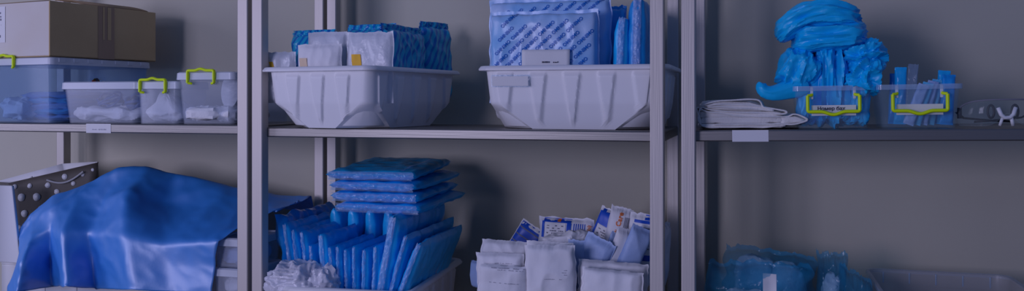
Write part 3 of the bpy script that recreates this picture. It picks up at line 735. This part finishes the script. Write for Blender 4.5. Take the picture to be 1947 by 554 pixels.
std_pouch('white pouch standing at the back of the left column of pouches', 912, 1001, 458, .098, .032, 131, rot=(R(-3.0),R(2.5),R(4.0)), **kw)
std_pouch('white pouch in the middle of the left column with a blue tab', 907, 1000, 481, .066, .028, 132, marks=[(-.01,.022,.05,1)], rot=(R(2.0),R(-1.5),R(-3.0)), **kw)
std_pouch('foremost white pouch of the left column with small print lines', 910, 1002, 504, .034, .028, 133, marks=[(-.03,.006,.085,2),(-.01,.010,.06,3),(-.03,.040,.07,4)], rot=(R(1.0),R(1.5),R(2.0)), **kw)
std_pouch('white pouch turned sideways at the far left edge of the pouches', 893, 922, 497, .125, .02, 134, rot=(0,0,R(-35)), m='softblue', **kw)
std_pouch('tall white pouch at the back of the middle column', 1000, 1090, 459, .085, .03, 135, marks=[(.02,.03,.02,5)], rot=(R(2.0),R(1.2),R(-2.0)), **kw)
std_pouch('tall thick white pouch at the front of the middle column', 1001, 1096, 466, .045, .04, 136, marks=[(.03,.055,.014,6),(.03,.06,.014,7),(.03,.065,.012,8),(-.01,.075,.04,9)], rot=(R(1.0),R(-1.5),R(3.0)), **kw)
std_pouch('wide low white pouch at the front right by the post', 1103, 1222, 513, .034, .034, 137, rot=(R(-2.0),R(2.5),R(-4.0)), **kw)
std_pouch('white pouch just behind the wide low one by the post', 1098, 1230, 498, .076, .03, 138, m='pouch', rot=(R(-3.0),R(2.5),R(4.0)), **kw)
GSB = 'soft pale blue pouches beside the post'
kb = dict(c=.42, ex=3.5, wr=.0016, fr=26)
def soft(label, px, pt, Y, w, lean, seed, m='softblue', yaw=0, t_=.03, h=.155):
    top = at(px, pt, Y); zb = top.z - h*math.cos(R(lean))
    zb = max(ZK, zb); h = (top.z-zb)/math.cos(R(lean)); bx = top.x - (top.z-zb)*math.tan(R(lean))
    g = pouch(w, h, t_, seed=seed, rag=.04, seal=(.05,.10), **kb)
    r = thing('soft_pouch', label, 'pouch', (bx, Y, zb), (0, R(lean), R(yaw)), GSB); mk('wrapper', g, M[m], r, sharp=60)
    return r
soft('pale blue pouch lying slanted right of the tall white column', 1148, 452, .135, .075, 24, 141, yaw=-10)
soft('small pale blue pouch rounded at the top behind the tall white column', 1100, 457, .130, .05, 4, 142)
soft('deeper blue slim pouch leaning right between paler ones', 1180, 449, .160, .045, 22, 143, 'softblue', 20, .02)
soft('white-edged pouch leaning right in front of the printed packs', 1196, 440, .128, .052, 20, 144, 'pouch', 25)
soft('large pale blue pouch leaning right against the post', 1226, 437, .118, .055, 24, 145, 'softblue', 25)
soft('white pouch poking out right of the post with a crumpled tip', 1272, 425, .215, .05, 9, 146, 'milky', 60, .03, .2)

def printed(label, px, pt, Y, w, lean, seed, h=.2, yaw=0, t_=.04, style='a', roll=0):
    top = at(px, pt, Y); zb = max(ZK, top.z - h*math.cos(R(lean))); h = (top.z-zb)/math.cos(R(lean)); bx = top.x - (top.z-zb)*math.tan(R(lean))
    g = pouch(w, h, t_, seed=seed, rag=.04, seal=(.04,.08), c=.42, ex=3.2, wr=.0022, fr=28)
    r = thing('printed_pack', label, 'pack', (bx, Y, zb), (R(roll), R(lean), R(yaw)), GT); mk('wrapper', g, M['pouch'], r, sharp=60)
    q = G(); f = g.front; a = w/2
    P = lambda x0, x1, z0, z1, m: patch(q, x0, x1, z0, z1, f, m, .0011 if m == 0 else .0018, 10)
    if style == 'qr':      # lying pack: framed panel, stripes, orange lettering
        P(-a*.80, a*.20, h-.012, h-.003, 0); P(-a*.86, -a*.76, h-.05, h-.010, 0); P(-a*.74, a*.02, h-.050, h-.013, 3)
        for k in range(5): strokes(q, -a*.66, -a*.05, h-.021-.006*k, .003, f, 2, .0024, seed+k, .6)
        P(a*.06, a*.22, h-.055, h-.012, 0); P(-a*.30, -a*.18, h-.010, h-.004, 1)
        for k in range(6): P(a*(.30+.075*k), a*(.33+.075*k), h-.05, h-.012, 0)
        put_text(q, 'Moli', .014, a*.82, h-.026, R(72), f, 1, .002)
    elif style == 'panel':
        P(-a*.75, a*.85, h-.042, h-.004, 0); P(-a*.92, -a*.74, h-.10, h-.010, 0); P(-a*.65, a*.8, h-.082, h-.043, 3)
        for k in range(5): strokes(q, -a*.5, a*.6, h-.053-.006*k, .003, f, 2, .0024, seed+k, .6)
        P(-a*.7, a*.8, h-.10, h-.085, 0)
    elif style == 'word':
        put_text(q, 'Moli', .017, -a*.02, h-.068, R(88), f, 1, .002); put_text(q, 'Care', .017, -a*.02, h-.028, R(88), f, 1, .002)
        for k in range(4): P(a*(.42+.12*k), a*(.47+.12*k), h-.085, h-.02, 2)
        P(-a*.9, a*.9, h-.112, h-.094, 0); P(-a*.4, a*.9, h-.14, h-.122, 0)
    elif style == 'lines':
        P(-a*.55, a*.95, h-.022, h-.015, 0); P(a*.2, a*.95, h-.014, h-.002, 0)
        for k in range(7): strokes(q, -a*.4, a*.85, h-.034-.008*k, .004, f, 2, .0022, seed+k, .75)
        P(-a*.5, a*.9, h-.11, h-.096, 0)
    elif style == 'blue':
        P(-a*.92, a*.92, h-.10, h-.004, 0)
        for k in range(3): P(-a*.9, a*.9, h-.02-.02*k, h-.017-.02*k, 2)
    mk('printing', q, [M['royal'], M['orange'], M['grey'], M['paper']], r)['label'] = 'blue, orange and grey printing'
    return r
printed('flat blue-printed pack slumped at the far left behind the white pouches', 1018, 431, .27, .075, 32, 151, .12, 0, .02, 'blue')
printed('plump pack with a framed panel and orange letters, behind the tall white column', 1078, 414, .23, .140, 2, 152, .15, 0, .05, 'qr')
printed('printed pack with a blue top and grey panel, leaning right', 1168, 400, .235, .062, 22, 153, .15, -8, .035, 'panel')
printed('printed pack with orange lettering and a twisted tip, tallest of the printed ones', 1184, 395, .205, .055, 12, 154, .17, 5, .04, 'word')
printed('printed pack with blue band and text lines, tucked behind the post', 1224, 406, .195, .065, 6, 155, .17, -5, .035, 'lines')
tp = at(1177, 388, .205)
# torn white wrapper in front of the framed pack
wrp = at(1078, 452, .165)
single('torn_wrapper', lump(.115, .045, .034, 157, .7, .8, .006, (26,20,30)), M['pouch'], 'crumpled empty white wrapper lying before the framed printed pack', 'wrapper', (wrp.x, .168, ZK+.105), (0, R(-8), 0))
single('soft_pouch', lump(.12, .07, .105, 158, .6, .7, .005, (20,20,20)), M['softblue'], 'pale blue pouch wedged under the crumpled white wrapper', 'pouch', (wrp.x+.01, .172, ZK), group=GSB)

# ------------------------------------------------------------------ right unit, lower shelf
GQ = 'blue film bags of white pads'
def film_bag(label, pl, pr, pt, Y, t_, seed, pad=.72, rot=(0,0,0), lab=None, npad=2, zb=ZL+.002, slump=0.):
    x0, x1 = X(pl, Y), X(pr, Y); zt = Z((pl+pr)/2, pt, Y); w, h = x1-x0, zt-zb
    r = thing('film_bag', label, 'bag', ((x0+x1)/2, Y, zb), rot, GQ)
    for k in range(npad):
        pw = w*.80/npad
        g = lump(pw*1.04, t_*.70, h*pad*(1-.07*k), seed+k*3, .38, .5, .005, (22,22,16), (64,44), .3)
        mk('pad', g, M['gauze'], r, loc=(-w*.40+pw*(k+.5), 0, .006), rot=(0, R(3-5*k), 0), sharp=60)['label'] = 'folded white pads inside the film'
    g = pouch(w, h, t_, seal=(.03,.10), c=.35, ex=4, wr=.005, fr=34, seed=seed+1, rag=.14, curl=.008, nx=64, ny=52, topfold=.0)
    if slump: g.v = [(x, y, z - slump*max(0, x+w/2)/w*(z/h)) for x, y, z in g.v]
    mk('film', g, M['teal'], r, sharp=60)
    if lab:
        q = G(); patch(q, lab[0], lab[1], h-lab[3], h-lab[2], g.front, 0, .0025, 6); mk('label', q, M['paper'], r)['label'] = 'plain white label'
    return r
film_bag('teal film bag of white pads standing at the back by the wall', 1376, 1548, 466, .27, .08, 161, .86, slump=.02)
film_bag('wide teal film bag of white pads at the front with a plain white label', 1347, 1542, 499, .11, .09, 163, .70, lab=(.008,.036,.018,.06))
film_bag('narrow upright teal film bag with a peaked top, beside the tray', 1552, 1610, 480, .20, .06, 166, .80, npad=2)
film_bag('crumpled clear-blue film bag slumping toward the translucent tray', 1594, 1658, 497, .17, .07, 169, .55, npad=1, slump=.045)
def tray():
    x0, x1, y0, y1, h = X(1645,.36), .575, .06, .365, CZ-.409-ZL
    t = thing('tray', 'empty translucent plastic tray at the right of the lower shelf', 'tray', ((x0+x1)/2, (y0+y1)/2, ZL))
    w, d, r = x1-x0, y1-y0, .03
    rr = lambda k, z: rrect(w*k, d*k, r, z, 8)
    rings = [rr(.84,0), rr(.84,.001), rr(.93,h*.80), rr(.955,h*.81), rr(.97,h*.985), rr(1.0,h*.99), rr(1.005,h*.985), rr(1.0,h), rr(.962,h), rr(.94,h*.82), rr(.915,h*.79), rr(.83,.004)]
    mk('tray_body', G().loft(rings), M['tray'], t, sharp=40)
    mk('rim', G().loft([rrect(w*k_, d*k_, r, h+dz, 8) for k_, dz in ((1.006,-.009),(1.008,-.008),(1.006,.0006),(.962,.0008))], 0, False, False), M['rim'], t, sharp=40)
    for k in range(5): mk('rim_rib', G().box((-w/2+.04+k*(w-.08)/4, d/2*.955-.001, h*.90), (.003,.003,h*.14)), M['rim'], t, bevel=.001)
    return t
tray()

# ------------------------------------------------------------------ left unit, lower shelf
Yk = .145; zc = Z(15, 491, Yk)
GK = 'white cartons under the blue sheet'
ed = [AX0+.035, X(86, Yk), X(146, Yk), X(398, Yk)]
for k, lb in enumerate(('white carton at the left end under the polka-dot bag', 'narrow white carton between two wider ones under the blue sheet', 'wide white carton under the blue sheet, beside the stacked clear tubs')):
    w = ed[k+1]-ed[k]-.002; hh = (zc-ZL) if k == 0 else .135
    t = thing('carton', lb, 'box', ((ed[k]+ed[k+1])/2, Yk+.15, ZL), group=GK)
    mk('carton_body', G().box((0,0,(hh-.02)/2), (w,.30,hh-.02)), M['white'], t, bevel=.002, smooth=False)
    mk('lid', G().box((0,0,hh-.010), (w+.0008,.302,.020)), M['white'], t, bevel=.002, smooth=False)
# plain white tub before the bag
wx0, wx1, wt = AX0+.035, X(22,.085), Z(22,349,.085)
xb = X(38,.085)
t = thing('white_folder', 'plain white folder standing upright at the left edge before the polka-dot bag', 'folder', (0,0,zc))
hh = wt - zc
g = G().loft([[(wx0,.085,0),(xb,.085,0),(xb,.095,0),(wx0,.095,0)], [(wx0,.085,hh*.97),(wx1+.0005,.085,hh*.97),(wx1,.095,hh*.97),(wx0,.095,hh*.97)]])
mk('panel', g, M['white'], t, bevel=.003, smooth=False)
# polka-dot gift bag
FL, FR = at(18,348,.19), at(187,309,.26); BR, BM, BL = at(186,307.5,.275), at(119,311.5,.345), at(-8,346,.35)
bfl, bfr = Vector((FL.x+.035, .178, zc+.001)), Vector((FR.x-.02, .22, zc+.001)); bbr, bbl = Vector((FR.x-.02,.30,zc+.001)), Vector((FL.x+.035,.34,zc+.001))
bag = thing('gift_bag', 'charcoal paper gift bag with white polka dots behind the blue sheet', 'bag', (0,0,0))
def bil(a, b, c, d, u, v): return (a*(1-u)+b*u)*(1-v) + (d*(1-u)+c*u)*v
g = G()
def wallp(a, b, c, d, m, n=10, fl=0.):
    vs = [];
    for j in range(n+1):
        for i in range(n+1):
            p = bil(a, b, c, d, i/n, j/n); p = p + Vector((0,1,0))*.004*nz(p.x*14, p.z*14, fl)*(m != 0)
            vs.append(tuple(p))
    g.add(vs, [(j*(n+1)+i, j*(n+1)+i+1, (j+1)*(n+1)+i+1, (j+1)*(n+1)+i) for j in range(n) for i in range(n)], m)
wallp(bfl, bfr, FR, FL, 0); wallp(bfr, bbr, BR, FR, 0); wallp(bbr, (bbr+bbl)/2, BM, BR, 1); wallp((bbr+bbl)/2, bbl, BL, BM, 1); wallp(bbl, bfl, FL, BL, 0)
g.add([bfl, bfr, bbr, bbl], [(0,1,2,3)], 0)
rr = random.Random(5)
e1 = (bfr-bfl); nrm = (bfr-bfl).cross(FL-bfl).normalized()
if nrm.y > 0: nrm = -nrm
for (u, v, r_) in ((.06,.93,.0075),(.23,.90,.0075),(.44,.86,.0085),(.63,.92,.009),(.13,.77,.012),(.31,.74,.012),(.55,.76,.008),(.16,.55,.011),(.74,.82,.007),(.84,.90,.006),(.90,.76,.006),(.95,.93,.005),(.37,.58,.010),(.08,.36,.010),(.30,.36,.010),(.52,.50,.010),(.72,.60,.009),(.50,.26,.010),(.76,.34,.010)):
    c = bil(bfl, bfr, FR, FL, u, v); a = (bfr-bfl).normalized(); b = nrm.cross(a)
    n_ = 12; ring = []
    for k in range(n_):
        an = 2*math.pi*k/n_; q = c + a*r_*math.cos(an)*(1+.1*rr.uniform(-1,1)) + b*r_*math.sin(an)
        ring.append(tuple(q + nrm*.0012))
    g.add(ring, [tuple(range(n_))], 2)
mk('bag_body', g, [M['bagdark'], M['paper'], M['white']], bag, solid=.0008, sharp=40)
def rope(u0, u1, A, B, dz, off):
    p0, p1 = A*(1-u0)+B*u0, A*(1-u1)+B*u1; pts = []
    for i in range(17):
        s = i/16; p = p0*(1-s)+p1*s; p = p + Vector((0, off, -.018 - dz*math.sin(math.pi*s)*1.0)); pts.append(tuple(p))
    return G().tube(pts, .0028, 8)
mk('rope_handle', rope(.45, .86, FL, FR, .020, -.010), M['rope'], bag)['label'] = 'white rope handle hanging down the front'
mk('rope_handle', rope(.20, .60, BL, BM, .012, -.012), M['rope'], bag)['label'] = 'white rope handle at the back rim'
# clear tubs
GTB = 'clear tubs stacked by the post'
x0, x1 = X(403,.06), AX1-.034
th = (Z(430, 452, .06) - ZL)/3
for k in range(3):
    t = clear_box(['bottom clear tub of the stack beside the post under the sheet','middle clear tub of the stack beside the post under the sheet','top clear tub of the stack, its white lid touching the blue sheet'][k], x1-x0, .16, th-.001, ((x0+x1)/2, .14, ZL+th*k), (0,0,0), .92, True, None, group=GTB)
    single('gauze_pad', lump((x1-x0)*.8, .12, th*.6, 170+k, .6, .5, .006, (26,26,26)), M['gauze' if k == 1 else 'softblue'], ['folded blue pad inside the bottom clear tub by the post','white gauze roll inside the middle clear tub by the post','folded blue pad inside the top clear tub by the post'][k], 'pad', ((x0+x1)/2, .14, ZL+th*k+.004), group='pads in the stacked tubs')
# the draped sheet
r1 = [(38,436,.10),(62,404,.12),(105,370,.15),(180,343,.2),(226,316,.22),(286,314,.25),(335,328,.27),(450,357,.3),(520,368,.33),(592,375,.36)]
r2 = [(37,455,.09),(60,424,.10),(98,396,.10),(150,370,.15),(195,388,.15),(237,373,.105),(320,392,.2),(445,402,.18),(505,396,.24),(580,379,.30)]
r3 = [(34,482,.06),(55,452,.04),(98,438,.075),(118,440,.035),(172,443,.08),(236,450,.02),(315,465,.045),(415,459,.035),(482,421,.13),(562,386,.27)]
r4 = [(25,520,.045),(42,500,-.01),(98,495,.105),(122,495,.01),(178,497,.105),(243,500,.0),(325,510,.045),(410,506,.05)]
r5 = [(14,556,.03),(31,556,-.015),(101,546,.11),(126,547,-.005),(184,549,.11),(250,552,-.005),(330,556,.04),(404,558,.05)]
V3 = lambda row: [at(*p) for p in row]
rows = [V3(r1), V3(r2), V3(r3)]
r0 = [p + Vector((0, (.008 if k < 4 else .03 if k == 4 else .07), -.05)) for k, p in enumerate(rows[0])]
for p in r0: p.y = min(p.y, .378)
rows = [r0] + rows
n = 10; vs = [p for r_ in rows for p in r_]; fs = [(i*n+j, (i+1)*n+j, (i+1)*n+j+1, i*n+j+1) for i in range(3) for j in range(n-1)]
b4 = len(vs); vs += V3(r4); b5 = len(vs); vs += V3(r5)
for j in range(7):
    fs.append((3*n+j, b4+j, b4+j+1, 3*n+j+1)); fs.append((b4+j, b5+j, b5+j+1, b4+j+1))
# refine twice by hand so that fine crumples can be added, then smooth
import bmesh
bm = bmesh.new(); bv = [bm.verts.new(v) for v in vs]
for f in fs: bm.faces.new([bv[i] for i in f])
bm.normal_update()
cl_ = bm.edges.layers.float.new('crease_edge'); bm.verts.index_update()
hang = [[3*n+j, b4+j, b5+j] for j in range(8)]
pairs = {frozenset(c[k:k+2]) for c in hang for k in (0, 1)} | {frozenset((2*n+j, 3*n+j)) for j in range(7)} | {frozenset((3*n+j, 3*n+j+1)) for j in range(9)}
for e in bm.edges:
    if frozenset(v.index for v in e.verts) in pairs: e[cl_] = .55
me0 = bpy.data.meshes.new('tmp'); bm.to_mesh(me0); bm.free()
tmp = bpy.data.objects.new('tmp', me0); COL.objects.link(tmp); q = tmp.modifiers.new('s', 'SUBSURF'); q.levels = 4; q.subdivision_type = 'SIMPLE'
bpy.context.view_layer.update()
me1 = bpy.data.meshes.new_from_object(tmp.evaluated_get(bpy.context.evaluated_depsgraph_get()))
bpy.data.objects.remove(tmp)
bm = bmesh.new(); bm.from_mesh(me1)
for k in range(9): bmesh.ops.smooth_vert(bm, verts=[v for v in bm.verts if not v.is_boundary], factor=.5, use_axis_x=True, use_axis_y=True, use_axis_z=True)
bm.normal_update(); bm.to_mesh(me1); bm.free()
for v in me1.vertices:
    p = v.co; k = .004*ridge(p.x*8, p.y*8+3.1, p.z*8) + .0012*ridge(p.x*24+p.z*10, p.y*20, p.z*22)
    v.co = p + v.normal*k
g = G().add([tuple(v.co) for v in me1.vertices], [tuple(p.vertices) for p in me1.polygons])
bpy.data.meshes.remove(me1)
sh = thing('plastic_sheet', 'blue plastic sheet draped in folds over the boxes at the lower left', 'sheet', (0,0,0))
mk('sheet', g, M['sheet'], sh, solid=.0008, sharp=0)

# ------------------------------------------------------------------ light: daylight from a window at the left front, soft sky fill
def area(name, loc, target, size, sy, power, col):
    l = bpy.data.lights.new(name, 'AREA'); l.shape = 'RECTANGLE'; l.size = size; l.size_y = sy; l.energy = power; l.color = col
    o = bpy.data.objects.new(name, l); COL.objects.link(o); o.location = loc
    o.rotation_euler = (Vector(target)-Vector(loc)).to_track_quat('-Z', 'Y').to_euler(); return o
area('window_daylight', (-2.4, -4.75, 1.75), (-.6, .2, 1.1), 1.2, 1.3, 77, (.60, .575, .89))
area('side_window_daylight', (-4.0, -2.0, 1.7), (-1.0, .1, 1.1), 1.2, 1.4, 28, (.60, .585, .90))
wd = bpy.data.worlds.new('world'); sc.world = wd; wd.use_nodes = True
bg = wd.node_tree.nodes['Background']; bg.inputs[0].default_value = (.26, .43, 1.10, 1); bg.inputs[1].default_value = .17

vs_ = sc.view_settings
sc.display_settings.display_device = 'sRGB'
vs_.view_transform = 'Standard'; vs_.look = 'None'; vs_.gamma = 1; vs_.use_curve_mapping = False; vs_.exposure = 0
sc.cycles.transparent_max_bounces = 24; sc.cycles.max_bounces = 8
sc.cycles.caustics_reflective = False; sc.cycles.caustics_refractive = False
